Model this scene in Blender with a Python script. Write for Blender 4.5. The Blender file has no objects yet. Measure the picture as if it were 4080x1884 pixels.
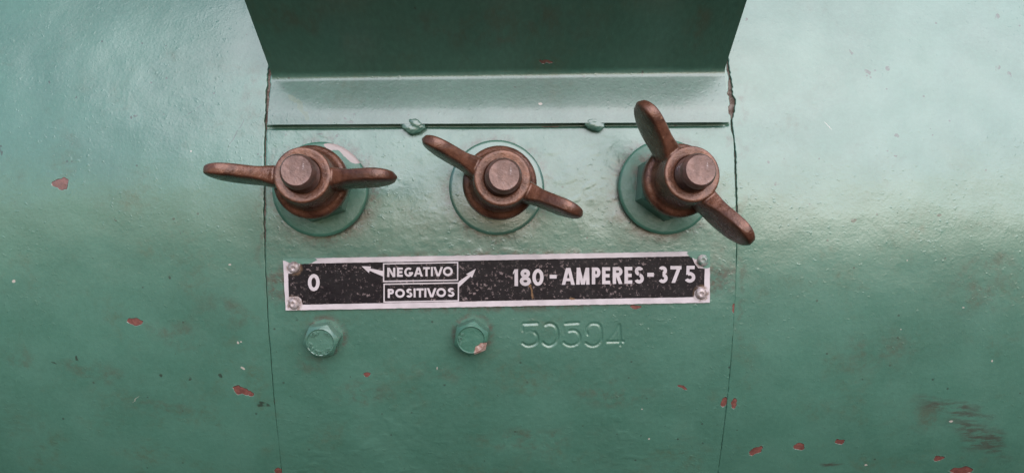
import bpy, bmesh, math, random
import numpy as np
from mathutils import Vector, Matrix, Quaternion

random.seed(7)
C = bpy.context.scene.collection
CM = 0.01
# ------------------------------------------------------------------ camera, sky, sun, exposure
F = 3024.0                       # focal length in photograph pixels
CAM = np.array([0.0, -0.53, 0.90])
cd = bpy.data.cameras.new('camera'); cam = bpy.data.objects.new('camera', cd); C.objects.link(cam)
cam.location = CAM; cam.rotation_euler = (math.radians(90), 0, 0)
cd.sensor_width = 36; cd.lens = 36*F/4080; cd.clip_start = 0.01; cd.clip_end = 100
bpy.context.scene.camera = cam

SUN_EL, SUN_AZ = math.radians(35), math.radians(16)      # azimuth to the right of straight behind the camera
w = bpy.data.worlds.new('World'); bpy.context.scene.world = w; w.use_nodes = True
wn = w.node_tree.nodes; bg = wn['Background']
sky = wn.new('ShaderNodeTexSky'); sky.sky_type = 'NISHITA'; sky.sun_disc = False
sky.sun_elevation = SUN_EL; sky.sun_rotation = math.pi - SUN_AZ
sky.air_density = 1.0; sky.dust_density = 0.6; sky.ozone_density = 1.2
w.node_tree.links.new(sky.outputs[0], bg.inputs['Color']); bg.inputs['Strength'].default_value = 0.06
sd = bpy.data.lights.new('sun', 'SUN'); sun = bpy.data.objects.new('sun', sd); C.objects.link(sun)
sd.energy = 1.5; sd.angle = math.radians(78); sd.color = (1.0, 0.962, 0.965)
tosun = Vector((math.sin(SUN_AZ)*math.cos(SUN_EL), -math.cos(SUN_AZ)*math.cos(SUN_EL), math.sin(SUN_EL)))
sun.rotation_euler = tosun.to_track_quat('Z', 'Y').to_euler(); sun.location = (0.3, -1.2, 2.0)
vs = bpy.context.scene.view_settings
vs.view_transform = 'Standard'; vs.look = 'None'; vs.gamma = 1; vs.exposure = 1.42

# ------------------------------------------------------------------ drum geometry
R = 0.24; ZC = CAM[2] + 0.0136; YC = 0.0     # horizontal drum, axis along X
def ray(px, py):
    return np.array([(px-2040)/F, 1.0, (942-py)/F])
def surf(px, py):
    """pixel of the photograph -> (x, theta) on the drum"""
    d = ray(px, py); oy, oz = CAM[1]-YC, CAM[2]-ZC
    a = d[1]**2+d[2]**2; b = 2*(oy*d[1]+oz*d[2]); c = oy*oy+oz*oz-R*R
    t = (-b-math.sqrt(b*b-4*a*c))/(2*a); p = CAM+t*d
    return p[0], math.asin((p[2]-ZC)/R)
def on(x, th, lift=0.0):
    r = R+lift
    return np.array([x, YC-r*math.cos(th), ZC+r*math.sin(th)])
def uvp(px, py):
    x, th = surf(px, py); return x*100, R*th*100
def P3(px, py, lift=0.0):
    x, th = surf(px, py); return on(x, th, lift)

# ------------------------------------------------------------------ helpers
def link(name, me, mat, parent=None, smooth=True):
    o = bpy.data.objects.new(name, me); C.objects.link(o)
    if mat: me.materials.append(mat)
    if parent: o.parent = parent
    if smooth: me.polygons.foreach_set('use_smooth', [True]*len(me.polygons))
    return o
def grid_mesh(name, P, UV=None, flip=False):
    nr, nc = P.shape[:2]
    me = bpy.data.meshes.new(name)
    idx = np.arange(nr*nc).reshape(nr, nc)
    q = np.stack([idx[:-1, :-1], idx[:-1, 1:], idx[1:, 1:], idx[1:, :-1]], -1).reshape(-1, 4)
    if flip: q = q[:, ::-1]
    n = len(q)
    me.vertices.add(nr*nc); me.vertices.foreach_set('co', P.reshape(-1).astype(np.float32))
    me.loops.add(n*4); me.loops.foreach_set('vertex_index', q.reshape(-1).astype(np.int32))
    me.polygons.add(n); me.polygons.foreach_set('loop_start', np.arange(0, n*4, 4, dtype=np.int32))
    if UV is not None:
        me.update()
        l = me.uv_layers.new(name='UVMap')
        l.data.foreach_set('uv', UV.reshape(-1, 2)[q.reshape(-1)].reshape(-1).astype(np.float32))
    me.update(); me.validate()
    return me
def vnoise(U, V, scale, seed):
    """smooth value noise in -1..1"""
    rng = np.random.RandomState(seed); T = rng.uniform(-1, 1, (256, 256))
    a = U*scale+1000.37; b = V*scale+1000.71
    i = np.floor(a).astype(int); j = np.floor(b).astype(int); fa = a-i; fb = b-j
    fa = fa*fa*fa*(fa*(fa*6-15)+10); fb = fb*fb*fb*(fb*(fb*6-15)+10)
    g = lambda p, q: T[p % 256, q % 256]
    return (g(i, j)*(1-fa)+g(i+1, j)*fa)*(1-fb)+(g(i, j+1)*(1-fa)+g(i+1, j+1)*fa)*fb
def smooth(a, b, x):
    t = np.clip((x-a)/(b-a), 0, 1); return t*t*(3-2*t)

# ------------------------------------------------------------------ materials
class N:
    def __init__(s, name):
        s.m = bpy.data.materials.new(name); s.m.use_nodes = True; s.t = s.m.node_tree
        s.b = s.t.nodes['Principled BSDF']
    def n(s, typ, **k):
        o = s.t.nodes.new(typ)
        for a, b in k.items(): setattr(o, a, b)
        return o
    def l(s, a, b): s.t.links.new(a, b)
    def math(s, op, a, b=None, c=None, clamp=False):
        o = s.n('ShaderNodeMath', operation=op, use_clamp=clamp)
        for i, v in enumerate((a, b, c)):
            if v is None: continue
            if isinstance(v, (int, float)): o.inputs[i].default_value = v
            else: s.l(v, o.inputs[i])
        return o.outputs[0]
    def noise(s, vec, scale, detail=3, rough=0.55, dist=0.0, off=None, stretch=None):
        if off is not None or stretch is not None:
            mp = s.n('ShaderNodeMapping'); s.l(vec, mp.inputs[0])
            if off is not None: mp.inputs['Location'].default_value = (off, off*1.7, off*.6)
            if stretch is not None:
                mp.inputs['Scale'].default_value = (stretch[0], stretch[1], 1)
                if len(stretch) > 2: mp.inputs['Rotation'].default_value = (0, 0, math.radians(stretch[2]))
            vec = mp.outputs[0]
        o = s.n('ShaderNodeTexNoise'); s.l(vec, o.inputs['Vector'])
        o.inputs['Scale'].default_value = scale; o.inputs['Detail'].default_value = detail
        o.inputs['Roughness'].default_value = rough; o.inputs['Distortion'].default_value = dist
        return o.outputs['Fac']
    def ramp(s, v, a, b, ya=0.0, yb=1.0):
        o = s.n('ShaderNodeMapRange'); o.interpolation_type = 'SMOOTHSTEP'
        s.l(v, o.inputs['Value'])
        for k, x in zip(('From Min', 'From Max', 'To Min', 'To Max'), (a, b, ya, yb)): o.inputs[k].default_value = x
        return o.outputs[0]
    def mix(s, f, a, b):
        o = s.n('ShaderNodeMix', data_type='RGBA')
        for i, v in ((0, f), (6, a), (7, b)):
            if isinstance(v, tuple): o.inputs[i].default_value = (*v, 1)
            elif isinstance(v, (int, float)): o.inputs[i].default_value = v
            else: s.l(v, o.inputs[i])
        return o.outputs[2]
    def ell(s, vec, lst):
        """distance field of many ellipses: (u, v, ru, rv, degrees); < 1 is inside"""
        cur = None
        for (u, v, ru, rv, a) in lst:
            mp = s.n('ShaderNodeMapping', vector_type='TEXTURE'); s.l(vec, mp.inputs[0])
            mp.inputs['Location'].default_value = (u, v, 0); mp.inputs['Rotation'].default_value = (0, 0, math.radians(a))
            mp.inputs['Scale'].default_value = (ru, rv, 1)
            ln = s.n('ShaderNodeVectorMath', operation='LENGTH'); s.l(mp.outputs[0], ln.inputs[0])
            cur = ln.outputs['Value'] if cur is None else s.math('MINIMUM', cur, ln.outputs['Value'])
        return cur
    def distort(s, vec, scale, amp):
        o = s.n('ShaderNodeTexNoise'); s.l(vec, o.inputs['Vector']); o.inputs['Scale'].default_value = scale
        o.inputs['Detail'].default_value = 2
        a = s.n('ShaderNodeVectorMath', operation='SUBTRACT'); s.l(o.outputs['Color'], a.inputs[0]); a.inputs[1].default_value = (.5, .5, .5)
        b = s.n('ShaderNodeVectorMath', operation='SCALE'); s.l(a.outputs[0], b.inputs[0]); b.inputs['Scale'].default_value = amp
        c = s.n('ShaderNodeVectorMath', operation='ADD'); s.l(b.outputs[0], c.inputs[0]); s.l(vec, c.inputs[1])
        m = s.n('ShaderNodeVectorMath', operation='MULTIPLY'); s.l(c.outputs[0], m.inputs[0]); m.inputs[1].default_value = (1, 1, 0)
        return m.outputs[0]
    def bump(s, h, dist, strength=1.0, nrm=None):
        o = s.n('ShaderNodeBump'); s.l(h, o.inputs['Height']); o.inputs['Distance'].default_value = dist
        o.inputs['Strength'].default_value = strength
        if nrm is not None: s.l(nrm, o.inputs['Normal'])
        return o.outputs[0]

GREEN_A = (0.049, 0.134, 0.095); GREEN_B = (0.062, 0.160, 0.116)
def paint(name, chips=(), pale=(), hair=(), scuff=(), olive=(), dark=(), grime=(), halo=(), bumpy=0.5, rough=0.34, coord='UV', k=1.0, dots=1.0, tone=1.0):
    """old green machine enamel; coordinates in centimetres"""
    s = N(name); tc = s.n('ShaderNodeTexCoord')
    if coord == 'UV': vec = tc.outputs['UV']
    elif coord == 'XZ':
        sx = s.n('ShaderNodeSeparateXYZ'); s.l(tc.outputs['Object'], sx.inputs[0]); cx = s.n('ShaderNodeCombineXYZ')
        s.l(s.math('MULTIPLY', sx.outputs[0], 100), cx.inputs[0]); s.l(s.math('MULTIPLY', sx.outputs[2], 100), cx.inputs[1])
        vec = cx.outputs[0]
    else:
        mp = s.n('ShaderNodeMapping'); s.l(tc.outputs['Object'], mp.inputs[0]); mp.inputs['Scale'].default_value = (100,)*3
        vec = mp.outputs[0]
    big = s.noise(vec, 0.22, 4, .55, .4)
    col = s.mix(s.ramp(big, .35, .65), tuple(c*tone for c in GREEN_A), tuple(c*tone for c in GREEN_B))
    fine = s.noise(vec, 5.0, 3, .7)
    col = s.mix(s.ramp(fine, .3, .8, 0, .22), col, (0.10, 0.25, 0.19))
    # olive dirt film, patchy
    d1 = s.noise(vec, 0.45, 6, .68, .3, off=31); d1m = s.ramp(d1, .50, .75, 0, .7)
    d2 = s.ramp(s.noise(vec, 3.2, 4, .75, off=9), .35, .7)
    dirt = s.math('MULTIPLY', d1m, d2)
    col = s.mix(dirt, col, (0.062, 0.085, 0.045))
    # tiny dark specks
    v = s.n('ShaderNodeTexVoronoi'); s.l(vec, v.inputs['Vector']); v.inputs['Scale'].default_value = 1.5; v.inputs['Randomness'].default_value = 1
    spk = s.ramp(v.outputs['Distance'], .05, .085, 1, 0)
    gate = s.math('GREATER_THAN', s.noise(vec, .8, 3, off=77), 0.52 - 0.02*dots)
    spk = s.math('MULTIPLY', s.math('MULTIPLY', spk, gate), .75)
    col = s.mix(spk, col, (0.025, 0.04, 0.03))
    rgh = s.ramp(s.noise(vec, .7, 4, off=5), .3, .7, rough+.20, rough+.34)
    rgh = s.math('ADD', rgh, s.math('MULTIPLY', dirt, .25))
    # relief: orange peel, lumps in the old paint, brush unevenness
    peel = s.noise(vec, 9.0, 2, .6, off=3)
    lump = s.ramp(s.noise(vec, 2.0, 3, .5, .3, off=14), .45, .80)
    wave = s.noise(vec, .5, 2, .5, off=23)
    nrm = s.bump(wave, 0.00035*k)
    nrm = s.bump(lump, 0.00007*bumpy, 1, nrm)
    nrm = s.bump(peel, 0.00005, 1, nrm)
    pim = s.ramp(s.noise(vec, 5.5, 2, .5, off=17), .60, .74)
    nrm = s.bump(s.math('MULTIPLY', pim, s.ramp(s.noise(vec, .6, 3, .6, off=19), .40, .60, .15, 1)), 0.00009*(.35+.4*bumpy), 1, nrm)
    dv = s.distort(vec, 2.5, .35)
    if grime:
        e = s.ell(s.distort(vec, 1.2, 1.2), grime); g = s.ramp(e, .3, 1.1, 1, 0)
        st = s.ramp(s.noise(vec, 1.1, 6, .78, off=41), .42, .66)
        gm = s.math('MULTIPLY', s.math('MULTIPLY', g, st), .6)
        col = s.mix(gm, col, (0.062, 0.065, 0.040)); rgh = s.math('ADD', rgh, s.math('MULTIPLY', gm, .25))
    if scuff:
        e = s.ell(s.distort(vec, 1.2, 1.0), scuff); g = s.ramp(e, .3, 1.1, 1, 0)
        st = s.ramp(s.noise(vec, 2.2, 5, .75, off=41, stretch=(.4, 1.7, 22)), .40, .60)
        gm = s.math('MULTIPLY', s.math('MULTIPLY', g, st), .85)
        col = s.mix(gm, col, (0.040, 0.034, 0.024)); rgh = s.math('ADD', rgh, s.math('MULTIPLY', gm, .25))
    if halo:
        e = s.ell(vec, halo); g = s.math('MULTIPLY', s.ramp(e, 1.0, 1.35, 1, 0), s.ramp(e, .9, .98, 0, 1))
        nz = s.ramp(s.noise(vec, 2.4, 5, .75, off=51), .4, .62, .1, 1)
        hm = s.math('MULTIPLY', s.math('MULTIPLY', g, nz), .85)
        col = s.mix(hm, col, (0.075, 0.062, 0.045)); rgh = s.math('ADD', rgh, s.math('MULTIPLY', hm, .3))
    if dark:
        e = s.ell(dv, dark); dm = s.ramp(e, .75, 1.05, .85, 0)
        dm = s.math('MULTIPLY', dm, s.ramp(s.noise(vec, 5, 3, off=61), .3, .55))
        col = s.mix(dm, col, (0.022, 0.03, 0.02))
    if olive:
        e = s.ell(s.distort(vec, 3, .25), olive); col = s.mix(s.ramp(e, .9, 1.05, .6, 0), col, (0.10, 0.15, 0.09)); rgh = s.math('ADD', rgh, s.ramp(e, .9, 1.05, .25, 0))
    if hair:
        e = s.ell(s.distort(vec, 1.3, .5), hair); hm = s.math('MULTIPLY', s.ramp(e, .6, 1.1, .7, 0), s.ramp(s.noise(vec, 2.5, 2, off=91), .38, .5))
        col = s.mix(hm, col, (0.03, 0.05, 0.04))
    if pale:
        e = s.ell(s.distort(vec, 6, .12), pale); pm = s.ramp(e, .6, .9, .8, 0)
        col = s.mix(pm, col, (0.50, 0.42, 0.38))
    if chips:
        e = s.ell(dv, chips); cm = s.ramp(e, .96, 1.02, 1, 0)
        rim = s.math('MULTIPLY', s.ramp(e, 1.0, 1.03, 0, 1), s.ramp(e, 1.06, 1.2, .25, 0))
        col = s.mix(rim, col, (0.20, 0.30, 0.25))
        cc = s.mix(s.ramp(s.noise(vec, 4, 4, .7, off=71), .35, .65), (0.115, 0.032, 0.024), (0.19, 0.062, 0.047))
        col = s.mix(cm, col, cc)
        rgh = s.math('ADD', rgh, s.math('MULTIPLY', cm, .25))
        nrm = s.bump(s.ramp(e, .92, 1.04), 0.0003, 1, nrm)
    s.l(col, s.b.inputs['Base Color']); s.l(rgh, s.b.inputs['Roughness']); s.l(nrm, s.b.inputs['Normal'])
    s.b.inputs['IOR'].default_value = 1.555
    s.b.inputs['Coat Weight'].default_value = 1.0; s.b.inputs['Coat Roughness'].default_value = rough-.01; s.b.inputs['Coat IOR'].default_value = 1.72; s.l(nrm, s.b.inputs['Coat Normal'])
    return s.m

PXC = 3024/29.2      # photograph pixels per centimetre at the drum
def E(px, py, rx, ry, a=0):
    u, v = uvp(px, py); return (u, v, rx/PXC, ry/PXC, -a)

m_left = paint('green_paint_left', hair=[E(950, 517, 150, 2.6, 114), E(712, 560, 26, 2.4, 80), E(718, 925, 20, 2.4, 60), E(770, 440, 60, 2, 150)],
    chips=[E(242, 735, 33, 22, 8), E(258, 724, 20, 18, 0), E(535, 1282, 30, 14, -8), E(960, 1556, 34, 19, 15), E(985, 1568, 26, 13, 12), E(1112, 1875, 22, 14)],
    pale=[E(540, 1590, 30, 1.2, -45), E(915, 1055, 6, 5), E(948, 1366, 6, 5), E(960, 1362, 4, 4), E(968, 1466, 11, 6, 40), E(55, 1120, 10, 8), E(762, 603, 5, 5)],
    dark=[E(1043, 1608, 32, 14), E(195, 325, 6, 6), E(690, 868, 7, 7), E(675, 1105, 7, 8), E(636, 1498, 8, 9), E(755, 1510, 8, 8), E(875, 1495, 9, 7),
          E(310, 1430, 7, 12), E(218, 1450, 8, 5), E(2, 600, 8, 20), E(545, 462, 10, 5), E(525, 467, 6, 5)],
    grime=[E(700, 1330, 150, 70, 8), E(380, 1480, 200, 60, 10), E(900, 1250, 160, 90), E(650, 1620, 160, 50), E(60, 1420, 90, 50), E(1010, 380, 50, 150), E(1045, 700, 22, 600)],
    bumpy=.3, rough=.25)
m_right = paint('green_paint_right',
    chips=[E(3012, 1793, 36, 15, -48), E(3185, 1778, 27, 15, -12), E(3345, 1757, 20, 14), E(3830, 1872, 52, 24), E(3742, 1822, 22, 13, -20), E(2925, 1605, 14, 26)],
    pale=[E(3300, 500, 30, 1.2, 48), E(3613, 1036, 4, 4), E(3954, 1437, 6, 7), E(3588, 1312, 4, 4), E(3790, 1677, 12, 5), E(3838, 1223, 6, 4), E(3450, 1850, 10, 6)],
    dark=[E(2970, 82, 5, 5), E(3062, 650, 7, 9), E(3090, 727, 6, 6), E(3100, 731, 5, 5), E(3538, 594, 5, 5), E(3567, 617, 5, 5), E(3462, 287, 14, 9, 30),
          E(3575, 540, 14, 8, -30), E(3390, 210, 7, 14, -20), E(3740, 855, 12, 7), E(3400, 875, 14, 9), E(4020, 300, 8, 14), E(3535, 270, 12, 12), E(3975, 68, 13, 12), E(3975, 272, 11, 10)],
    scuff=[E(3800, 1630, 200, 55, 14), E(3900, 1745, 210, 75, 35), E(3320, 1845, 60, 20)], grime=[E(3700, 1660, 80, 90), E(2950, 900, 22, 700), E(3960, 1060, 120, 60), E(3500, 1400, 200, 120), E(3900, 1150, 180, 120), E(2960, 420, 30, 90)],
    bumpy=.5, rough=.25)
m_band = paint('green_paint_band',
    chips=[E(2718, 1542, 20, 7, 25), E(2532, 1218, 17, 9), E(2888, 1600, 16, 26, 15), E(1462, 1489, 14, 8, -15), E(2925, 1228, 8, 22)],
    pale=[E(2558, 1628, 4, 4), E(2585, 1746, 5, 6), E(1742, 1466, 3, 9)],
    dark=[E(2010, 1190, 4, 4), E(1115, 530, 8, 6), E(1138, 538, 7, 6), E(1345, 540, 8, 9), E(1270, 535, 14, 5), E(2690, 500, 8, 6)],
    grime=[E(1240, 1440, 80, 50), E(1450, 1560, 150, 70), E(1730, 1480, 160, 60), E(2420, 1560, 220, 80), E(2100, 1750, 300, 70), E(1120, 960, 60, 60), E(2870, 900, 50, 200),
           E(1080, 700, 22, 220), E(2450, 880, 60, 60), E(2900, 560, 35, 60), E(1100, 1150, 30, 120)],
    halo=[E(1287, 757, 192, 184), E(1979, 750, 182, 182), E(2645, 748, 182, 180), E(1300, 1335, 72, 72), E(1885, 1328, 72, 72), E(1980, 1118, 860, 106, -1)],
    bumpy=.85, rough=.27, k=.8)
def EH(px, py, rx, ry, a=0, D=28.95):
    return ((px-2040)/F*D, 90+(942-py)/F*D, rx/PXC, ry/PXC, -a)
m_hood = paint('green_paint_hood', coord='XZ', tone=.70, bumpy=.3, rough=.25, k=.6,  # same green toned down all over, painting in the underside's shade
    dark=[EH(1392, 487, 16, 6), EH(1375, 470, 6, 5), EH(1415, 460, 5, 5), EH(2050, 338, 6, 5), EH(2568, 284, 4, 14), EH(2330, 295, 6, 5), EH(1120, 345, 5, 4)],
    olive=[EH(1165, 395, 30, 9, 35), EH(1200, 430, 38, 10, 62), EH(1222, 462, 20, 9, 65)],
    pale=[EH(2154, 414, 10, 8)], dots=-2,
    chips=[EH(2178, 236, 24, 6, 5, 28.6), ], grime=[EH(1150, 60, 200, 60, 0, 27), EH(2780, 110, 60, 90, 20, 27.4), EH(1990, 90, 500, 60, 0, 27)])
m_bolt = paint('green_paint_bolt', coord='OBJ', bumpy=.8, rough=.3, k=.2, dots=-2)

# terminal hardware
def brown(name, a, b, rough=.36, scr=False):
    s = N(name); tc = s.n('ShaderNodeTexCoord'); mp = s.n('ShaderNodeMapping'); s.l(tc.outputs['Object'], mp.inputs[0]); mp.inputs['Scale'].default_value = (100,)*3
    v = mp.outputs[0]
    col = s.mix(s.ramp(s.noise(v, 1.1, 6, .7, .6), .36, .62), a, b)
    col = s.mix(s.ramp(s.noise(v, 6, 4, .7, off=5), .55, .75, 0, .35), col, (a[0]*.5, a[1]*.5, a[2]*.5))
    if not scr:
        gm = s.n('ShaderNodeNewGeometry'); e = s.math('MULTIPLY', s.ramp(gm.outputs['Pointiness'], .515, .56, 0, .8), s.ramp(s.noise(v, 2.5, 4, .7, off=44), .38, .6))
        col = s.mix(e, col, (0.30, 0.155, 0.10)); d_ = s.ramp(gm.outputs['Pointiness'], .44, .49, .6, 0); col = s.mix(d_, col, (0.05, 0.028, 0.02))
    if scr:
        f = s.ramp(s.noise(v, 2.3, 6, .8, off=12), .60, .66, 0, .8); col = s.mix(f, col, (0.42, 0.36, 0.36))
    s.l(col, s.b.inputs['Base Color'])
    s.l(s.ramp(s.noise(v, 3, 3, off=8), .3, .7, rough-.05, rough+.1), s.b.inputs['Roughness'])
    s.l(s.bump(s.noise(v, 4, 5, .65, off=2), .0003), s.b.inputs['Normal'])
    s.b.inputs['Metallic'].default_value = .3; s.b.inputs['IOR'].default_value = 1.55
    return s.m
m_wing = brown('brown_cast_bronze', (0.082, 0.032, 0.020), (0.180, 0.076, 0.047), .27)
m_stud = brown('dull_copper_stud', (0.100, 0.050, 0.040), (0.175, 0.095, 0.078), .34, True)
def simple(name, a, b, rough=.5, metal=0, scale=3, bumpd=.0001):
    s = N(name); tc = s.n('ShaderNodeTexCoord'); mp = s.n('ShaderNodeMapping'); s.l(tc.outputs['Object'], mp.inputs[0]); mp.inputs['Scale'].default_value = (100,)*3
    s.l(s.mix(s.ramp(s.noise(mp.outputs[0], scale, 6, .7), .35, .65), a, b), s.b.inputs['Base Color'])
    s.b.inputs['Roughness'].default_value = rough; s.b.inputs['Metallic'].default_value = metal
    s.l(s.bump(s.noise(mp.outputs[0], scale*2, 4, .6, off=3), bumpd), s.b.inputs['Normal'])
    return s.m
m_core = simple('rusty_seam_filler', (0.075, 0.042, 0.030), (0.22, 0.18, 0.16), .85, 0, 4, .0004)
m_alu = simple('bare_aluminium', (0.56, 0.48, 0.49), (0.26, 0.19, 0.17), .45, .3, 5)
m_alu_green = simple('rivet_metal_overpainted', (0.07, 0.16, 0.12), (0.50, 0.42, 0.42), .4, .1, 2.2)

# ------------------------------------------------------------------ the machine
root = bpy.data.objects.new('welding_machine', None); C.objects.link(root); root.location = (0, 0, ZC-R)
root['label'] = 'old green painted welding machine drum with three brown wing nut terminals and an ampere plate'
root['category'] = 'welding machine'
PARENTS = []
def part(name, me, mat, parent=None, smooth=True, label=None):
    o = link(name, me, mat, None, smooth)
    PARENTS.append((o, parent or root))
    if label: o['label'] = label
    return o

def seam(pts):
    q = [surf(x, y) for x, y in pts]; th = np.array([a[1] for a in q]); xs = np.array([a[0] for a in q])
    o = np.argsort(th); return th[o], xs[o]
LS = [(1074, 262), (1070, 340), (1066, 420), (1059, 500), (1056, 600), (1054, 700), (1054, 800), (1055, 900), (1055, 1000), (1059, 1100), (1064, 1200), (1069, 1300), (1077, 1400), (1084, 1500), (1092, 1600), (1103, 1700), (1114, 1800), (1125, 1900), (1175, 2200)]
LG = [(262, 10), (300, 14), (480, 11), (510, 6), (700, 6), (900, 8), (1000, 3), (1300, 3), (1600, 3), (1750, 1), (1800, .5), (1900, 1.5)]
RS = [(2900, 262), (2908, 330), (2916, 400), (2914, 500), (2925, 560), (2930, 650), (2934, 800), (2936, 900), (2935, 1000), (2930, 1150), (2921, 1300), (2915, 1400), (2906, 1500), (2896, 1600), (2884, 1700), (2872, 1800), (2858, 1900), (2815, 2200)]
RG = [(262, 8), (300, 12), (360, 19), (400, 26), (430, 19), (480, 9), (540, 5), (700, 5), (900, 4), (1100, 1), (1600, 1), (1900, 3)]
def rows():
    t0, t1 = surf(2040, 1980)[1], surf(2040, 180)[1]
    r = list(np.arange(t0, t1, 0.0004/R))
    lo = list(np.arange(-math.pi/1.0, t0, 0.03)); hi = list(np.arange(t1+0.01, math.pi, 0.03))
    return np.array(lo+r+hi+[math.pi])
TH = rows()
def sfun(S, G, seed, jit):
    th, xs = seam(S); x = np.interp(TH, th, xs)
    gy = np.array([surf(2040, y)[1] for y, g in G]); gv = np.array([g/PXC/100 for y, g in G]); o = np.argsort(gy)
    g = np.interp(TH, gy[o], gv[o])
    n1 = vnoise(TH*R*100, TH*0, 3.0, seed)+.9*vnoise(TH*R*100, TH*0, 9.0, seed+1)
    n2 = vnoise(TH*R*100, TH*0, 3.5, seed+2)+.9*vnoise(TH*R*100, TH*0, 10.0, seed+3)
    j = jit*np.clip(g/0.0008, .25, 1.3)
    return x-g/2-.00022+n1*j, x+g/2+.00022+n2*j
L0, L1 = sfun(LS, LG, 3, .00018); R0, R1 = sfun(RS, RG, 13, .00028)
U_left = lambda: None
def shell(name, xa, xb, cols_from_a, inner, mat, disp, label=None, stamp=None):
    """skin of the drum between the edge curves xa(theta), xb(theta); cols = offsets/parameters across"""
    nr = len(TH); cols = cols_from_a; nc = len(cols)
    X = xa[:, None]*(1-cols[None])+xb[:, None]*cols[None]
    T = np.repeat(TH[:, None], nc, 1)
    H = disp(X*100, T*R*100)
    if stamp is not None: H = H+stamp(X*100, T*R*100)
    Rr = R+H
    # turned-in lips
    def lip(xe, sgn, He):
        o = []
        for dx, dr in ((.00012, -.00004), (.00022, -.00016), (.00026, -.0012), (.00026, -.004)):
            o.append((xe+sgn*dx, R+He+dr))
        return o
    Xs = [X]; Rs = [Rr]; Ts = [T]
    if 'a' in inner:
        l = lip(xa, -1, H[:, 0])[::-1]
        Xs.insert(0, np.stack([a for a, b in l], 1)); Rs.insert(0, np.stack([b for a, b in l], 1)); Ts.insert(0, np.repeat(TH[:, None], 4, 1))
    if 'b' in inner:
        l = lip(xb, 1, H[:, -1])
        Xs.append(np.stack([a for a, b in l], 1)); Rs.append(np.stack([b for a, b in l], 1)); Ts.append(np.repeat(TH[:, None], 4, 1))
    X = np.concatenate(Xs, 1); Rr = np.concatenate(Rs, 1); T = np.concatenate(Ts, 1)
    P = np.stack([X, YC-Rr*np.cos(T), ZC+Rr*np.sin(T)], -1)
    UV = np.stack([X*100, T*R*100], -1)
    return part(name, grid_mesh(name, P, UV), mat, label=label)
def d_shell(seed, amp):
    def f(U, V):
        return amp*(vnoise(U, V, .22, seed)*1.0+.45*vnoise(U, V, .55, seed+1)+.12*vnoise(U, V, 1.3, seed+2))
    return f
colsL = np.concatenate([np.linspace(0, .35, 8), np.linspace(.37, .97, 150), np.linspace(.973, 1, 24)])
XA = np.full(len(TH), -.42); XB = np.full(len(TH), .42)
shell('left_casing', XA, L0, colsL, 'b', m_left, d_shell(21, .0003), 'left half of the drum casing, smooth pale green with three red chips')
shell('right_casing', R1, XB, 1-colsL[::-1], 'a', m_right, d_shell(31, .0003), 'right half of the drum casing with grimy scuffs and red chips low down')

# stamped serial number 50594, real grooves in the band
def sp(l): return [(2020+x/5.152, 1240+y/5.152) for x, y in l]
STROKES = [(sp([(330, 258), (480, 250), (625, 243)]), 1.0), (sp([(312, 270), (322, 400)]), .5), (sp([(400, 415), (480, 400), (560, 425)]), .25),
    (sp([(560, 425), (615, 490), (632, 570), (600, 650), (500, 698), (400, 700), (315, 650)]), 1.0),
    (sp([(790, 278), (880, 250), (980, 290), (1032, 380), (1042, 490), (1020, 600), (950, 675), (860, 705), (780, 675), (735, 635)]), 1.0),
    (sp([(1195, 250), (1470, 232)]), .8), (sp([(1165, 330), (1168, 450)]), .2),
    (sp([(1275, 400), (1370, 388), (1455, 430), (1498, 520), (1480, 620), (1400, 685), (1290, 702), (1205, 670), (1160, 635)]), .9),
    (sp([(1655, 470), (1632, 400), (1650, 320), (1715, 260), (1800, 248), (1890, 275), (1930, 345), (1935, 450)]), .75),
    (sp([(1935, 450), (1938, 570), (1890, 655), (1800, 705), (1700, 700), (1615, 650)]), .85),
    (sp([(2300, 275), (2240, 400), (2090, 590)]), .35), (sp([(2060, 622), (2390, 620)]), .9), (sp([(2310, 280), (2322, 420), (2330, 700)]), .8)]
def stamp(U, V):
    H = np.zeros_like(U)
    a = uvp(2040, 1400); b = uvp(2520, 1260)
    m = (U > a[0]) & (U < b[0]) & (V > a[1]) & (V < b[1])
    u = U[m]; v = V[m]; best = np.zeros_like(u)
    for pts, dep in STROKES:
        q = [uvp(*p) for p in pts]
        # refine
        qq = []
        for i in range(len(q)-1):
            p0 = q[max(i-1, 0)]; p1 = q[i]; p2 = q[i+1]; p3 = q[min(i+2, len(q)-1)]
            for t in np.linspace(0, 1, 6, endpoint=False):
                qq.append(tuple(.5*((2*p1[k])+(-p0[k]+p2[k])*t+(2*p0[k]-5*p1[k]+4*p2[k]-p3[k])*t*t+(-p0[k]+3*p1[k]-3*p2[k]+p3[k])*t**3) for k in (0, 1)))
        qq.append(q[-1]); d = np.full_like(u, 9.)
        for (x0, y0), (x1, y1) in zip(qq[:-1], qq[1:]):
            L = (x1-x0)**2+(y1-y0)**2+1e-9; t = np.clip(((u-x0)*(x1-x0)+(v-y0)*(y1-y0))/L, 0, 1)
            d = np.minimum(d, np.hypot(u-x0-t*(x1-x0), v-y0-t*(y1-y0)))
        wd = .072
        best = np.maximum(best, dep*np.clip(1-d/wd, 0, 1)) if True else best
        ridge = dep*.12*np.exp(-((d-wd-.02)/.025)**2)
        H[m] += ridge*.0003
    H[m] -= best*.00048
    return H
ua, ub = uvp(2040, 1330)[0], uvp(2520, 1330)[0]
xl, xr = -9.45, 8.9
cl = np.concatenate([np.arange(xl, ua, .06), np.arange(ua, ub, .02), np.arange(ub, xr, .06), [xr]])
colsB = (cl-xl)/(xr-xl)
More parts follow.
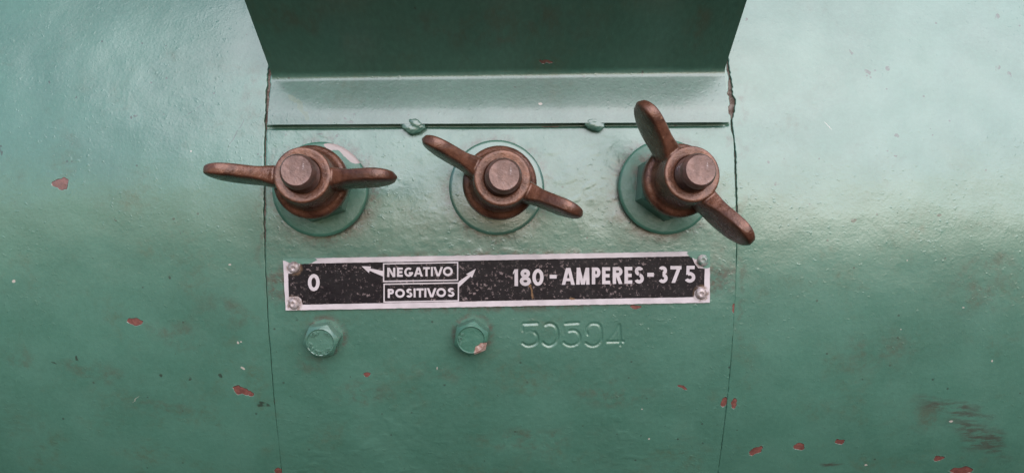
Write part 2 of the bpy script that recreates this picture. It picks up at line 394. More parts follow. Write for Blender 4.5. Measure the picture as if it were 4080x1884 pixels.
def d_band(U, V):
    h = .00022*vnoise(U, V, .4, 51)+.00010*vnoise(U, V, 1.1, 52)
    # runs and lumps of thick old paint
    n = vnoise(U*1.0+.6*vnoise(U, V, .8, 60), V*1.7+.6*vnoise(U, V, .8, 61), 2.0, 53)
    h = h+.00009*smooth(.15, .75, n)*smooth(-.5, .5, vnoise(U, V, .35, 54))
    n = vnoise(U, V, 4.5, 55); h = h+.00004*smooth(.2, .9, n)
    v0 = uvp(1983, 503)[1]; u0 = uvp(1983, 503)[0]
    h = h-.0009*smooth(.075, .04, np.abs(V-v0-.0058*(U-u0)))*smooth(-9.45, -9.35, U)*smooth(8.35, 8.25, U)
    return h
shell('terminal_band', L1, R0, colsB, 'ab', m_band, d_band, 'middle band of lumpy green paint carrying the terminals and a stamped serial number', stamp)
# core drum seen in the seams
rc = R-.0011; nt = 256; th = np.linspace(-math.pi, math.pi, nt+1); xs = np.array([-.42, -.11, -.0955, -.093, .08, .0875, .1, .42])
Tt, Xx = np.meshgrid(th, xs, indexing='ij')
part('inner_drum', grid_mesh('inner_drum', np.stack([Xx, YC-rc*np.cos(Tt), ZC+rc*np.sin(Tt)], -1)), m_core, label='rusty inner drum showing in the seams')
# end plates
for sx in (-1, 1):
    bm = bmesh.new(); bmesh.ops.create_circle(bm, cap_ends=True, segments=96, radius=R-.001)
    me = bpy.data.meshes.new('end_plate'); bm.to_mesh(me); bm.free()
    me.transform(Matrix.Translation((sx*.4195, YC, ZC)) @ Matrix.Rotation(math.radians(90), 4, 'Y'))
    part('end_plate', me, m_bolt, smooth=False)

# ------------------------------------------------------------------ hood
CAMZ = CAM[2]*100
def dz(D, z): return np.array([(CAM[1]*100+D), CAMZ+z])        # depth from the lens, height above it, in cm
prof = [(28.86, 4.30), (28.87, 4.42), (28.885, 4.6), (28.91, 4.78), (28.96, 4.97), (29.10, 5.38), (29.24, 5.75), (29.36, 6.07)]
# fillet from direction going up-back to going out-and-up
a0 = math.radians(21); rf = .34; p = np.array(prof[-1]); ang = a0
steps = 12; tot = math.radians(21+57)
for i in range(steps):
    ang_n = a0-tot*(i+1)/steps; am = (ang+ang_n)/2
    p = p+np.array([math.sin(am), math.cos(am)])*rf*tot/steps; prof.append(tuple(p)); ang = ang_n
e = np.array([math.sin(ang), math.cos(ang)])
for L in (1.0, 2.4, 4, 6, 8, 11): prof.append(tuple(p+e*L))
pl = np.array(prof[-1]); prof += [tuple(pl+np.array([-.15, .25])), tuple(pl+np.array([-.15, 10]))]
front = [dz(*q) for q in prof]
# back side of the sheet
def offs(P, t):
    out = []
    for i, q in enumerate(P):
        a = P[max(i-1, 0)]; b = P[min(i+1, len(P)-1)]; d = (b-a)/np.linalg.norm(b-a); n = np.array([d[1], -d[0]])
        out.append(q+n*t)
    return out
back = offs(front, .13)
loop = front+back[::-1]
HX0, HX1 = -9.30, 8.24
def tiltz(x, z):
    zz = z-CAMZ; k = .0055+.008*np.clip((zz-4.3)/2.2, 0, 1); return z+k*(x-.5)
xsH = [HX0, HX0+.05]+list(np.linspace(HX0+.6, HX1-.6, 60))+[HX1-.05, HX1]
ring = loop+[loop[0]]
Pn = np.zeros((len(ring), len(xsH), 3))
rr = np.random.RandomState(4)
for i, q in enumerate(ring):
    for j, x in enumerate(xsH):
        wob = .018*math.sin(x*1.3+1)*math.sin(x*.47)
        Pn[i, j] = (x/100, (q[0]+wob)/100, tiltz(x, q[1])/100)
me = grid_mesh('hood', Pn, None, flip=True)
bm = bmesh.new(); bm.from_mesh(me); bmesh.ops.remove_doubles(bm, verts=bm.verts, dist=1e-6)
bmesh.ops.holes_fill(bm, edges=[e_ for e_ in bm.edges if e_.is_boundary], sides=0)
bmesh.ops.recalc_face_normals(bm, faces=bm.faces)
for e_ in bm.edges:
    if len(e_.link_faces) == 2 and e_.calc_face_angle(0) > .6: e_.smooth = False
bm.to_mesh(me); bm.free()
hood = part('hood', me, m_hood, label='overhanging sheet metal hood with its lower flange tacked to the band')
# tack welds
def blob(name, c, rx, ry, rz, seed, mat, parent, amp=.18):
    bm = bmesh.new(); bmesh.ops.create_icosphere(bm, subdivisions=4, radius=1)
    co = np.array([v.co[:] for v in bm.verts])
    n = vnoise(co[:, 0]+co[:, 2]*.7, co[:, 1]-co[:, 2]*.4, 1.6, seed)+.5*vnoise(co[:, 0]-co[:, 2], co[:, 1]+co[:, 2]*.4, 3.7, seed+1)
    for v, k in zip(bm.verts, n):
        v.co *= 1+amp*k; v.co.x *= rx; v.co.y *= ry; v.co.z *= rz
    me = bpy.data.meshes.new(name); bm.to_mesh(me); bm.free(); me.transform(Matrix.Translation(Vector(c)))
    return part(name, me, mat, parent)
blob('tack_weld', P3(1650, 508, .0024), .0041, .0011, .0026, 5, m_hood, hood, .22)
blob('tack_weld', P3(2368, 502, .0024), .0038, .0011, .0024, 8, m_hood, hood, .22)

# ------------------------------------------------------------------ terminals
def frame_to(a, zaxis, xdir):
    z = Vector(zaxis).normalized(); x = Vector(xdir); x = (x-z*x.dot(z)).normalized(); y = z.cross(x)
    M = Matrix((x, y, z)).transposed().to_4x4(); M.translation = Vector(a); return M
def lathe(name, prof, seg=64, hexr=None):
    """profile of (r, h) in cm"""
    th = np.linspace(0, 2*math.pi, seg+1); P = np.zeros((len(prof), seg+1, 3))
    for i, (r, h) in enumerate(prof):
        P[i, :, 0] = r*np.cos(th); P[i, :, 1] = r*np.sin(th); P[i, :, 2] = h
    me = grid_mesh(name, P*CM, None)
    bm = bmesh.new(); bm.from_mesh(me); bmesh.ops.remove_doubles(bm, verts=bm.verts, dist=1e-6)
    bmesh.ops.recalc_face_normals(bm, faces=bm.faces)
    for e_ in bm.edges:
        if len(e_.link_faces) == 2 and e_.calc_face_angle(0) > .7: e_.smooth = False
    bm.to_mesh(me); bm.free(); return me
def hexhead(name, rc, h0, h1, ch=.12, rot=0, rings=None):
    """hexagon prism with a chamfered round-edged top; rc corner radius"""
    seg = 72; P = []
    def hexr(t):
        t = (t-rot) % (math.pi/3); return rc*math.cos(math.pi/6)/math.cos(t-math.pi/6)
    rf = rc*math.cos(math.pi/6)
    th = [2*math.pi*i/seg+rot for i in range(seg+1)]
    lev = []
    lev.append([(0, h0)]*(seg+1)); lev.append([(hexr(t), h0) for t in th])
    top = []
    for t in th:
        r = hexr(t); drop = (r-rf*.90)*math.tan(math.radians(38)); top.append((r, h1-max(0, drop)))
    lev.append([(a, b-.015) for a, b in top]); lev.append([(a-.015, b) for a, b in top])
    lev.append([(rf*.90, h1)]*(seg+1)); lev.append([(rf*.86, h1+.02)]*(seg+1)); lev.append([(rf*.82, h1+.005)]*(seg+1)); lev.append([(rf*.79, h1-.03)]*(seg+1)); lev.append([(0, h1-.03)]*(seg+1))
    Pn = np.zeros((len(lev), seg+1, 3))
    for i, l in enumerate(lev):
        for j, (r, h) in enumerate(l): Pn[i, j] = (r*math.cos(th[j]), r*math.sin(th[j]), h)
    me = grid_mesh(name, Pn*CM, None)
    bm = bmesh.new(); bm.from_mesh(me); bmesh.ops.remove_doubles(bm, verts=bm.verts, dist=1e-6); bmesh.ops.recalc_face_normals(bm, faces=bm.faces)
    for e_ in bm.edges:
        if len(e_.link_faces) == 2 and e_.calc_face_angle(0) > .45: e_.smooth = False
    bm.to_mesh(me); bm.free(); return me
def wingnut_mesh(name, Rt, seed):
    """bell shaped body with a skirt and two raised ears, as one smooth casting (remeshed)"""
    bm = bmesh.new()
    body = [(0, 1.62), (1.12, 1.62), (1.27, 1.66), (1.33, 1.76), (1.32, 2.02), (1.26, 2.12), (1.10, 2.20), (1.02, 2.38), (.99, 2.8), (.97, 3.15), (.965, 3.38), (.945, 3.43), (.90, 3.45), (.62, 3.42), (.62, 3.2), (0, 3.2)]
    m0 = lathe('t', body, 72); bm.from_mesh(m0); bpy.data.meshes.remove(m0)
    K = 26; NS = 24
    for sgn in (-1, 1):
        P = []
        for i in range(K+1):
            t = i/K; r = .45+(Rt-.45)*t
            u = (r-.9)/(Rt-.9); u = max(0, min(1, u))
            cap = math.sqrt(max(0, 1-max(0, (t-.62)/.38)**2.6)) if t > .62 else 1.0
            hm = 2.72+.75*smooth(0, 1, u)+.10*u             # mid height of the ear
            hh = (.62+.34*math.sin(math.pi*min(1, u*.95))**.8)*(.06+.94*cap)   # half axial height
            tt = (.38-.105*smooth(0, .30, u)-.015*u)*(.12+.88*cap**.9)
            ring = []
            for k in range(NS):
                a = 2*math.pi*k/NS; ca, sa = math.cos(a), math.sin(a)
                e2 = .36
                y = tt*math.copysign(abs(ca)**e2, ca); z = hm+hh*math.copysign(abs(sa)**.85, sa)
                ring.append(bm.verts.new((sgn*r*CM, y*CM, z*CM)))
            P.append(ring)
        for i in range(K):
            for k in range(NS):
                f = (P[i][k], P[i][(k+1) % NS], P[i+1][(k+1) % NS], P[i+1][k])
                bm.faces.new(f if sgn > 0 else f[::-1])
        bm.faces.new(P[-1] if sgn > 0 else P[-1][::-1]); bm.faces.new(P[0][::-1] if sgn > 0 else P[0])
    bmesh.ops.recalc_face_normals(bm, faces=bm.faces)
    me = bpy.data.meshes.new(name); bm.to_mesh(me); bm.free()
    # fuse: voxel remesh + smoothing, evaluated to a plain mesh
    ob = bpy.data.objects.new('tmp', me); C.objects.link(ob)
    md = ob.modifiers.new('r', 'REMESH'); md.mode = 'VOXEL'; md.voxel_size = .00032; md.use_smooth_shade = True
    ms = ob.modifiers.new('s', 'SMOOTH'); ms.factor = .5; ms.iterations = 2
    dg = bpy.context.evaluated_depsgraph_get(); m2 = bpy.data.meshes.new_from_object(ob.evaluated_get(dg))
    bpy.data.objects.remove(ob); m2.name = name
    return m2
washer_prof = [(.60, .0), (1.68, .0), (1.71, .05), (1.79, .09), (1.80, .23), (1.76, .28), (1.68, .30), (.62, .30), (.60, .1)]
stud_prof = [(.0, -.3), (.52, -.3), (.52, 3.0)]
h = 3.0
while h < 3.95:
    stud_prof += [(.56, h+.03), (.60, h+.06), (.56, h+.10)]; h += .13
stud_prof += [(.60, 4.0), (.59, 4.10), (.57, 4.15), (.515, 4.29), (.49, 4.315), (.28, 4.31), (0, 4.31)]
term = [ # washer centre px, tip centre px, wing direction px, ear radius, label
    ((1283, 757), (1180, 679), (760, 18), 3.20, 'left terminal stud with its wing nut turned level, washer paint peeled', 'wing nut turned almost level, leftmost of three', math.radians(-41)),
    ((1979, 750), (2009, 697), (637, 300), 2.98, 'middle terminal stud with its wing nut slanting down to the right', 'wing nut slanting gently down to the right, in the middle', .1),
    ((2645, 748), (2793, 677), (444, 561), 3.05, 'right terminal stud with its wing nut turned steeply, washer rusty', 'wing nut turned steeply with upper ear over the hood flange', math.radians(205))]
m_washer = paint('green_paint_washer', coord='OBJ', bumpy=.5, rough=.22, k=.15, dots=-2, tone=.9)
def washer_worn():
    s = N('green_washer_peeled'); tc = s.n('ShaderNodeTexCoord')
    mp = s.n('ShaderNodeMapping'); s.l(tc.outputs['Object'], mp.inputs[0]); mp.inputs['Scale'].default_value = (100,)*3; v = mp.outputs[0]
    g = s.mix(s.ramp(s.noise(v, 2, 4), .35, .65), GREEN_A, GREEN_B)
    e = s.ell(s.distort(v, 3.0, .25), [(1.0, 1.36, .60, .15, -40), (.55, 1.60, .4, .12, -14)])
    m = s.ramp(e, .95, 1.05, 1, 0)
    s.l(s.mix(m, g, (0.36, 0.29, 0.28)), s.b.inputs['Base Color']); s.b.inputs['Roughness'].default_value = .34
    s.l(s.bump(s.noise(v, 4, 4), .0002), s.b.inputs['Normal'])
    return s.m
def washer_rusty():
    s = N('green_washer_rusty'); tc = s.n('ShaderNodeTexCoord')
    mp = s.n('ShaderNodeMapping'); s.l(tc.outputs['Object'], mp.inputs[0]); mp.inputs['Scale'].default_value = (100,)*3; v = mp.outputs[0]
    g = s.mix(s.ramp(s.noise(v, 2, 4), .35, .65), GREEN_A, GREEN_B)
    e = s.ell(v, [(-.1, .35, 1.3, 1.3, 0)]); m = s.math('MULTIPLY', s.ramp(e, .75, 1.15, 1, 0), s.ramp(s.noise(v, 2.5, 6, .75), .42, .6, 0, .85))
    s.l(s.mix(m, g, (0.10, 0.055, 0.038)), s.b.inputs['Base Color']); s.b.inputs['Roughness'].default_value = .36
    s.l(s.bump(s.noise(v, 4, 4), .0002), s.b.inputs['Normal'])
    return s.m
wm = [washer_worn(), m_washer, washer_rusty()]
for i, (b, t, wd, Rt, lab, lab2, hr) in enumerate(term):
    x, th_ = surf(*b); A = on(x, th_, .0002)
    H = 4.32
    d = ray(*t); best = None
    for D in np.linspace(.20, .29, 2000):
        q = CAM+d*D; e_ = abs(np.linalg.norm(q-A)-H*CM)
        if best is None or e_ < best[0]: best = (e_, q)
    T = best[1]; ax = T-A; ax = ax/np.linalg.norm(ax)
    M = frame_to(A, ax, (wd[0], 0, -wd[1])); Mw = frame_to(A, ax, (1, 0, 0))
    # washer sits flat on the drum, nearly square to the stud
    nrm = on(x, th_, 1)-on(x, th_, 0); wa = nrm*.55+ax*.45
    Mf = frame_to(on(x, th_, .0007), wa, (1, 0, 0))
    st = part('terminal_stud', lathe('terminal_stud', stud_prof, 64), m_stud, label=lab); st.matrix_world = Mw
    wsh = part('washer', lathe('washer', washer_prof, 96), wm[i], st); wsh.matrix_world = Mf
    hx = part('hex_nut', hexhead('hex_nut', (1.30, 1.2, 1.32)[i], .23, 1.50, rot=hr), m_bolt, st); hx.matrix_world = Mw
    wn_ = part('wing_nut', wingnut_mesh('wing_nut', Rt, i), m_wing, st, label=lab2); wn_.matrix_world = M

# ------------------------------------------------------------------ hex bolts
def bolt_material():
    s = N('green_bolt_bare_corner'); tc = s.n('ShaderNodeTexCoord')
    mp = s.n('ShaderNodeMapping'); s.l(tc.outputs['Object'], mp.inputs[0]); mp.inputs['Scale'].default_value = (100,)*3; v = mp.outputs[0]
    g = s.mix(s.ramp(s.noise(v, 2, 4), .35, .65), GREEN_A, GREEN_B)
    e = s.ell(s.distort(v, 5.0, .22), [(.45, -.42, .34, .30, 35)]); m = s.ramp(e, .95, 1.05, 1, 0)
    bare = s.mix(s.ramp(s.noise(v, 8, 5, .8), .4, .65), (0.28, 0.15, 0.12), (0.50, 0.38, 0.34))
    s.l(s.mix(m, g, bare), s.b.inputs['Base Color']); s.b.inputs['Roughness'].default_value = .38
    s.l(s.bump(s.ramp(e, .95, 1.05), .0002, 1, s.bump(s.noise(v, 5, 4), .0003)), s.b.inputs['Normal'])
    return s.m
def raised(bm, pts, wdt, z0, z1):
    for (x0, y0), (x1, y1) in zip(pts[:-1], pts[1:]):
        d = Vector((x1-x0, y1-y0)); n = Vector((-d.y, d.x)).normalized()*wdt/2; d = d.normalized()*wdt*.3
        q = [(x0-d.x+n.x, y0-d.y+n.y), (x0-d.x-n.x, y0-d.y-n.y), (x1+d.x-n.x, y1+d.y-n.y), (x1+d.x+n.x, y1+d.y+n.y)]
        lo = [bm.verts.new((a*CM, b*CM, z0*CM)) for a, b in q]; hi = [bm.verts.new(((a*.96+.04*(x0+x1)/2)*CM, (b*.96+.04*(y0+y1)/2)*CM, z1*CM)) for a, b in q]
        bm.faces.new(hi)
        for k in range(4): bm.faces.new((lo[k], lo[(k+1) % 4], hi[(k+1) % 4], hi[k]))
for (px, py, ang, lab, mat, mk) in ((1290, 1345, 68, 'hex bolt with raised maker marks round its rim, left of the two', m_bolt, 1), (1880, 1335, 81, 'hex bolt with bare metal at one corner, right of the two', bolt_material(), 0)):
    x, th_ = surf(px, py); A = on(x, th_, .0001); nr_ = on(x, th_, 1)-A
    nr_ = nr_/np.linalg.norm(nr_)+np.array([0, 0, .05])
    M = frame_to(A, nr_, (1, 0, 0))
    bo = part('hex_bolt', hexhead('hex_bolt', .71, 0, .56, rot=math.radians(ang)), mat, label=lab); bo.matrix_world = M
    if mk:
        bm = bmesh.new(); Z0, Z1 = .51, .59
        def pol(a, r): return (r*math.cos(math.radians(a)), r*math.sin(math.radians(a)))
        raised(bm, [pol(62, .46), pol(48, .47), pol(36, .46)], .075, Z0, Z1)
        raised(bm, [pol(140, .47), pol(134, .36), pol(126, .44), pol(118, .37)], .075, Z0, Z1)
        raised(bm, [pol(110, .34), pol(102, .40)], .075, Z0, Z1)
        raised(bm, [pol(186, .42), pol(196, .52), pol(206, .44), pol(196, .36), pol(186, .42)], .07, Z0, Z1)
        raised(bm, [pol(216, .38), pol(222, .50)], .075, Z0, Z1)
        raised(bm, [pol(246, .50), pol(242, .38), pol(262, .38), pol(260, .50)], .07, Z0, Z1)
        raised(bm, [pol(280, .36), pol(284, .52), pol(292, .50)], .07, Z0, Z1)
        raised(bm, [pol(312, .38), pol(304, .48), pol(316, .54), pol(324, .44), pol(312, .38)], .07, Z0, Z1)
        me = bpy.data.meshes.new('raised_mark'); bmesh.ops.recalc_face_normals(bm, faces=bm.faces); bm.to_mesh(me); bm.free()
        ma = part('raised_mark', me, m_bolt, bo, smooth=False); ma.matrix_world = M
    else:
        bm = bmesh.new(); Z0, Z1 = .51, .58
        pol = lambda a, r: (r*math.cos(math.radians(a)), r*math.sin(math.radians(a)))
        raised(bm, [pol(150, .44), pol(142, .36)], .075, Z0, Z1)
        raised(bm, [pol(168, .48), pol(172, .38), pol(182, .44)], .075, Z0, Z1)
        raised(bm, [pol(194, .40), pol(204, .46)], .075, Z0, Z1)
        me = bpy.data.meshes.new('raised_mark'); bmesh.ops.recalc_face_normals(bm, faces=bm.faces); bm.to_mesh(me); bm.free()
        ma = part('raised_mark', me, m_bolt, bo, smooth=False); ma.matrix_world = M

# ------------------------------------------------------------------ nameplate
NPC = P3(1978, 1118, .0007); x_, t_ = surf(1978, 1118); NN = on(0, t_, 1)-on(0, t_, 0); NN = NN/np.linalg.norm(NN)
def onplate(px, py, lift=0.0):
    d = ray(px, py); t = np.dot(NPC-CAM, NN)/np.dot(d, NN); return CAM+t*d+NN*lift
o0 = onplate(1978, 1118); eu = onplate(2078, 1116.25)-o0; eu = eu/np.linalg.norm(eu); ev = np.cross(NN, eu); ev = -ev if ev[2] < 0 else ev
MP = frame_to(o0, NN, eu); MPI = MP.inverted()
def pl2(px, py):
    v = MPI @ Vector(onplate(px, py)); return (v.x*100, v.y*100)       # plate coordinates in cm
def plate_material(name, field):
    s = N(name); tc = s.n('ShaderNodeTexCoord')
    mp = s.n('ShaderNodeMapping'); s.l(tc.outputs['Object'], mp.inputs[0]); mp.inputs['Scale'].default_value = (100,)*3; v = mp.outputs[0]
    if field == 'black':
        col = s.mix(s.ramp(s.noise(v, 1.2, 4), .3, .7), (0.0065, 0.0035, 0.006), (0.012, 0.009, 0.011))
        a = s.ramp(s.noise(v, 8, 3, .7, off=2), .57, .65); b = s.ramp(s.noise(v, .8, 3, .6, off=7), .38, .60, .25, 1)
        sc = s.math('MULTIPLY', a, b)
        a2 = s.ramp(s.noise(v, 4, 5, .8, off=21), .60, .72, 0, .45)
        sc = s.math('MAXIMUM', sc, s.math('MULTIPLY', a2, b))
        col = s.mix(s.math('MULTIPLY', sc, .6), col, (0.36, 0.27, 0.27))
        rg = .45; s.b.inputs['IOR'].default_value = 1.38
    else:
        col = s.mix(s.ramp(s.noise(v, 1.5, 5), .35, .7), (0.63, 0.55, 0.58), (0.53, 0.46, 0.485))
        col = s.mix(s.ramp(s.noise(v, 5, 5, .8, off=4), .66, .74, 0, .6), col, (0.16, 0.10, 0.07)) ; rg = .42
    # rust at the rivets, a stain line, green overspray at two corners
    riv = [pl2(1172, 1065), pl2(1172, 1208), pl2(2800, 1037), pl2(2793, 1168)]
    e = s.ell(s.distort(v, 3, .12), [(a, b, .34, .34, 0) for a, b in riv]); m = s.ramp(e, .7, 1.1, .8, 0)
    col = s.mix(s.math('MULTIPLY', m, s.ramp(s.noise(v, 5, 4, off=31), .35, .6)), col, (0.17, 0.10, 0.06))
    q = pl2(2120, 1165); q2 = pl2(2112, 1140); q3 = pl2(1975, 1155) ; q4 = pl2(2281, 1190)
    e = s.ell(s.distort(v, 4, .2), [(q[0], q[1], .05, .32, 8), (q2[0], q2[1], .07, .08, 0), (q4[0], q4[1], .12, .05, 0)]); col = s.mix(s.ramp(e, .7, 1.05, .8, 0), col, (0.22, 0.12, 0.06))
    a = pl2(1200, 1037); b = pl2(2800, 1012); b2 = pl2(2815, 1040); c2 = pl2(1140, 1033)
    e = s.ell(s.distort(v, 4, .12), [(a[0], a[1], .62, .13, 0), (b[0], b[1], .62, .26, -8), (b2[0], b2[1], .25, .30, 0), (c2[0], c2[1], .2, .07, 0)])
    col = s.mix(s.ramp(e, .9, 1.02, .92, 0), col, (0.085, 0.21, 0.155))
    s.l(col, s.b.inputs['Base Color']); s.b.inputs['Roughness'].default_value = rg
    s.l(s.bump(s.noise(v, 3, 4), .00015), s.b.inputs['Normal'])
    return s.m
m_black = plate_material('black_enamel', 'black'); m_white = plate_material('pinkish_white_metal', 'white')
def poly_prism(bm, pts, z0, z1, jag=0, seed=0):
    if jag:
        rr = random.Random(seed); out = []
        for i, a in enumerate(pts):
            b = pts[(i+1) % len(pts)]; L = math.hypot(b[0]-a[0], b[1]-a[1]); n = max(1, int(L/.12))
            for k in range(n):
                t = k/n; j = 0 if k == 0 else rr.uniform(-jag, jag)
                nx, ny = (b[1]-a[1])/L, -(b[0]-a[0])/L; out.append((a[0]+(b[0]-a[0])*t+nx*j, a[1]+(b[1]-a[1])*t+ny*j))
        pts = out
    hi = [bm.verts.new((x*CM, y*CM, z1*CM)) for x, y in pts]; lo = [bm.verts.new((x*CM, y*CM, z0*CM)) for x, y in pts]
    bm.faces.new(hi); n = len(pts)
    for k in range(n): bm.faces.new((lo[k], lo[(k+1) % n], hi[(k+1) % n], hi[k]))
def done(bm, name):
    bmesh.ops.recalc_face_normals(bm, faces=bm.faces)
    me = bpy.data.meshes.new(name); bm.to_mesh(me); bm.free(); return me
bm = bmesh.new()
poly_prism(bm, [pl2(1127, 1031), pl2(2829, 1001), pl2(2828, 1205), pl2(1138, 1236)], -.07, 0, .008, 3)
plate = part('nameplate', done(bm, 'nameplate'), m_white, smooth=False, label='long black and white riveted ampere plate'); plate.matrix_world = MP
bm = bmesh.new()   # black field, cut round the rivets
poly_prism(bm, [pl2(x, y) for x, y in [(1196, 1050), (1980, 1036), (2755, 1020), (2768, 1050), (2782, 1068), (2808, 1070), (2806, 1140), (2786, 1142), (2768, 1160), (2764, 1183), (1980, 1198), (1206, 1213), (1200, 1190), (1186, 1180), (1151, 1182), (1148, 1090), (1182, 1089), (1196, 1075)]], -.01, .006, .004, 5)
o = part('black_field', done(bm, 'black_field'), m_black, plate, smooth=False); o.matrix_world = MP
# lettering -----------------------------------------------------------
ZL = [.006]
def addpoly(bm, pts):
    ZL[0] += .00035
    poly_prism(bm, pts, 0, ZL[0])
class Glyph:
    """draws strokes in a unit box (0..w, 0..1) mapped to a pixel box"""
    def __init__(s, bm, x0, x1, y0, y1, t): s.bm = bm; s.b = (x0, x1, y0, y1); s.t = t; s.H = y1-y0; s.W = (x1-x0)
    def m(s, x, y): return pl2(s.b[0]+x*s.W, s.b[3]-y*s.H)
    def poly(s, pts): addpoly(s.bm, [s.m(*p) for p in pts])
    def bar(s, x0, y0, x1, y1): s.poly([(x0, y0), (x1, y0), (x1, y1), (x0, y1)])
    def tx(s): return s.t/s.W
    def ty(s): return s.t/s.H
    def para(s, x0, y0, x1, y1, k=1.0):           # centre line, horizontal ends
        w = s.tx()*k*math.hypot((x1-x0)*s.W, (y1-y0)*s.H)/abs((y1-y0)*s.H)/2
        s.poly([(x0-w, y0), (x0+w, y0), (x1+w, y1), (x1-w, y1)])
    def arc(s, x0, x1, y0, y1, a0, a1):           # ellipse ring filling the box x0..x1,y0..y1
        cx, cy = (x0+x1)/2, (y0+y1)/2; rx, ry = (x1-x0)/2, (y1-y0)/2; n = max(6, int(abs(a1-a0)/9))
        A = [math.radians(a0+(a1-a0)*i/n) for i in range(n+1)]
        o = [(cx+rx*math.cos(a), cy+ry*math.sin(a)) for a in A]; q = [(cx+(rx-s.tx())*math.cos(a), cy+(ry-s.ty())*math.sin(a)) for a in A]
        ZL[0] += .00035; z = ZL[0]
        vo = [s.bm.verts.new((*[c*CM for c in s.m(*p)], z*CM)) for p in o]; vi = [s.bm.verts.new((*[c*CM for c in s.m(*p)], z*CM)) for p in q]
        wo = [s.bm.verts.new((v.co.x, v.co.y, 0)) for v in vo]; wi = [s.bm.verts.new((v.co.x, v.co.y, 0)) for v in vi]
        for i in range(n):
            s.bm.faces.new((vo[i], vo[i+1], vi[i+1], vi[i])); s.bm.faces.new((wo[i], wo[i+1], vo[i+1], vo[i])); s.bm.faces.new((vi[i], vi[i+1], wi[i+1], wi[i]))
def glyph(bm, ch, x0, x1, y0, y1, t):
    g = Glyph(bm, x0, x1, y0, y1, t); tx, ty = g.tx(), g.ty()
    if ch in '0O': g.arc(0, 1, 0, 1, 0, 360)
    elif ch == '1': g.bar(1-tx, 0, 1, 1); g.poly([(0, .80), (1-tx, 1), (1-tx, .82), (0, .68)])
    elif ch == '8': g.arc(.07, .93, .50-ty*.1, 1, 0, 360); g.arc(0, 1, 0, .55+ty*.1, 0, 360)
    elif ch == '3': g.arc(.03, .93, .48, 1, 150, -90); g.arc(0, 1, 0, .57, 95, -150)
    elif ch == '5':
        g.bar(.22, 1-ty, .95, 1); g.poly([(.18, .46), (.18+tx*.9, .50), (.24+tx*.9, 1), (.22, 1)]); g.arc(0, 1, 0, .63, 125, -150)
    elif ch == '7': g.bar(0, 1-ty, 1, 1); g.para(.26, 0, 1-tx*.55, 1-ty*.2)
    elif ch == '-': g.bar(0, 0, 1, 1)
    elif ch == 'A': w = tx*.52; g.para(w, 0, .5-w*.3, 1); g.para(1-w, 0, .5+w*.3, 1); g.bar(.22, .22, .78, .22+ty*.85)
    elif ch == 'V': w = tx*.52; g.para(.5-w*.3, 0, w, 1); g.para(.5+w*.3, 0, 1-w, 1)
    elif ch == 'M':
        g.para(tx*.5, 0, tx*.62, 1); g.para(1-tx*.5, 0, 1-tx*.62, 1); g.para(.5-tx*.1, 0, tx*.7, 1, .9); g.para(.5+tx*.1, 0, 1-tx*.7, 1, .9)
    elif ch == 'N': g.bar(0, 0, tx, 1); g.bar(1-tx, 0, 1, 1); g.para(1-tx*.6, 0, tx*.6, 1)
    elif ch == 'E': g.bar(0, 0, tx, 1); g.bar(tx, 0, 1, ty); g.bar(tx, 1-ty, 1, 1); g.bar(tx, .5-ty/2, .92, .5+ty/2)
    elif ch == 'T': g.bar(0, 1-ty, 1, 1); g.bar(.5-tx/2, 0, .5+tx/2, 1-ty)
    elif ch == 'I': g.bar(0, 0, 1, 1)
    elif ch in 'PR':
        lo = .40 if ch == 'P' else .46
        g.bar(0, 0, tx, 1); g.bar(tx, 1-ty, .6, 1); g.bar(tx, lo, .6, lo+ty); g.arc(.15, 1, lo, 1, 90, -90)
        if ch == 'R': g.para(1-tx*.55, 0, .45, lo+ty*.5)
    elif ch == 'S': g.arc(.06, .96, .47, 1, 25, 262); g.arc(0, 1, 0, .53+ty*.35, 82, -155)
    elif ch == 'G': g.arc(0, 1, 0, 1, 48, 358); g.bar(.52, .5-ty, 1, .5); g.bar(1-tx, .3, 1, .5-ty)
def word(s, boxes, y0, y1, t, name):
    bm = bmesh.new(); ZL[0] = .008
    for ch, (a, b) in zip(s, boxes): glyph(bm, ch, a, b, y0-(a-boxes[0][0])*.0176, y1-(a-boxes[0][0])*.0176, t)
    o = part(name, done(bm, name), m_white, plate, smooth=False); o.matrix_world = MP; return o
word('0', [(1227, 1274)], 1091, 1159, 14, 'lettering')
word('NEGATIVO', [(1543, 1575), (1582, 1605), (1611, 1646), (1649, 1685), (1686, 1713), (1717, 1725), (1727, 1765), (1765, 1804)], 1066, 1103, 8.5, 'lettering')
word('POSITIVOS', [(1545, 1570), (1575, 1613), (1618, 1643), (1648, 1656), (1659, 1688), (1691, 1699), (1701, 1739), (1739, 1777), (1783, 1811)], 1150, 1186, 8.5, 'lettering')
word('180', [(2044, 2064), (2071, 2115), (2121, 2166)], 1072, 1139, 14, 'lettering')
word('-', [(2190, 2218)], 1094, 1109, 14, 'lettering')
word('AMPERES', [(2238, 2290), (2296, 2349), (2358, 2392), (2399, 2431), (2441, 2480), (2488, 2519), (2527, 2565)], 1067, 1134, 13.5, 'lettering')
word('-', [(2579, 2605)], 1086, 1102, 14, 'lettering')
word('375', [(2622, 2660), (2671, 2715), (2726, 2770)], 1060, 1127, 13.5, 'lettering')
bm = bmesh.new(); ZL[0] = .007
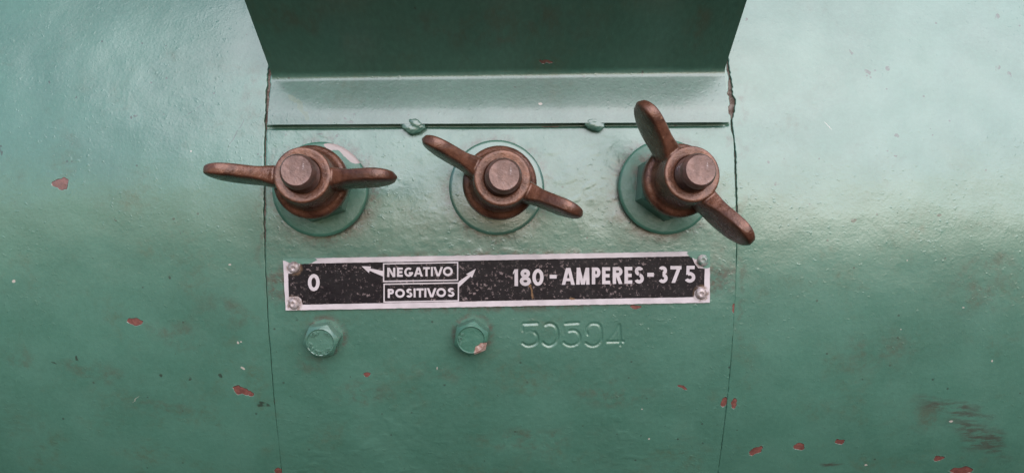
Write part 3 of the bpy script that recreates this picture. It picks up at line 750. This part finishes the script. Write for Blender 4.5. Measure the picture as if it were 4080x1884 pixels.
def frame_box(x0, x1, y0, y1, t, sh):
    f = lambda x, y: pl2(x, y-(x-x0)*sh)
    addpoly(bm, [f(x0, y0), f(x1, y0), f(x1, y0+t), f(x0, y0+t)]); addpoly(bm, [f(x0, y1-t), f(x1, y1-t), f(x1, y1), f(x0, y1)])
    addpoly(bm, [f(x0, y0), f(x0+t, y0), f(x0+t, y1), f(x0, y1)]); addpoly(bm, [f(x1-t, y0), f(x1, y0), f(x1, y1), f(x1-t, y1)])
frame_box(1526, 1826, 1048, 1123, 5, .0176); frame_box(1528, 1829, 1129, 1205, 5, .0176)
o = part('lettering_frame', done(bm, 'lettering_frame'), m_white, plate, smooth=False); o.matrix_world = MP
for pts in ([(1441, 1060), (1479, 1061), (1476, 1069), (1527, 1079), (1527, 1101), (1473, 1078), (1470, 1087)], [(1896, 1070), (1881, 1106), (1874, 1101), (1828, 1144), (1828, 1121), (1865, 1095), (1857, 1092)]):
    bm = bmesh.new(); poly_prism(bm, [pl2(*p) for p in pts], 0, .011)
    o = part('arrow', done(bm, 'arrow'), m_white, plate, smooth=False); o.matrix_world = MP
riv_prof = [(.0, -.05), (.21, -.05), (.225, .01), (.215, .06), (.175, .115), (.12, .145), (.09, .148), (.055, .12), (0, .11)]
for i, (px, py) in enumerate(((1172, 1065), (1172, 1208), (2800, 1037), (2793, 1168))):
    a, b = pl2(px, py)
    o = part('rivet', lathe('rivet', riv_prof, 40), m_alu_green if i == 2 else m_alu, plate, label='rivet half covered in green paint' if i == 2 else None)
    o.matrix_world = MP @ Matrix.Translation((a*CM, b*CM, 0)) @ Matrix.Rotation(i*1.7, 4, 'Z') @ Matrix.Rotation((.06, -.1, .13, .05)[i], 4, 'X') @ Matrix.Diagonal(((1, 1.06), (1.05, .97), (.95, 1.04), (1.06, 1.0))[i]+(1, 1))

# ------------------------------------------------------------------ parenting (keeps world placement)
bpy.context.view_layer.update()
for o, p in PARENTS: o['_w'] = 0
W = {o.name: o.matrix_world.copy() for o, p in PARENTS}; W[root.name] = root.matrix_world.copy()
for o, p in PARENTS:
    del o['_w']; o.parent = p; o.matrix_parent_inverse = Matrix.Identity(4)
    o.matrix_basis = W[p.name].inverted() @ W[o.name]
bpy.context.view_layer.update()
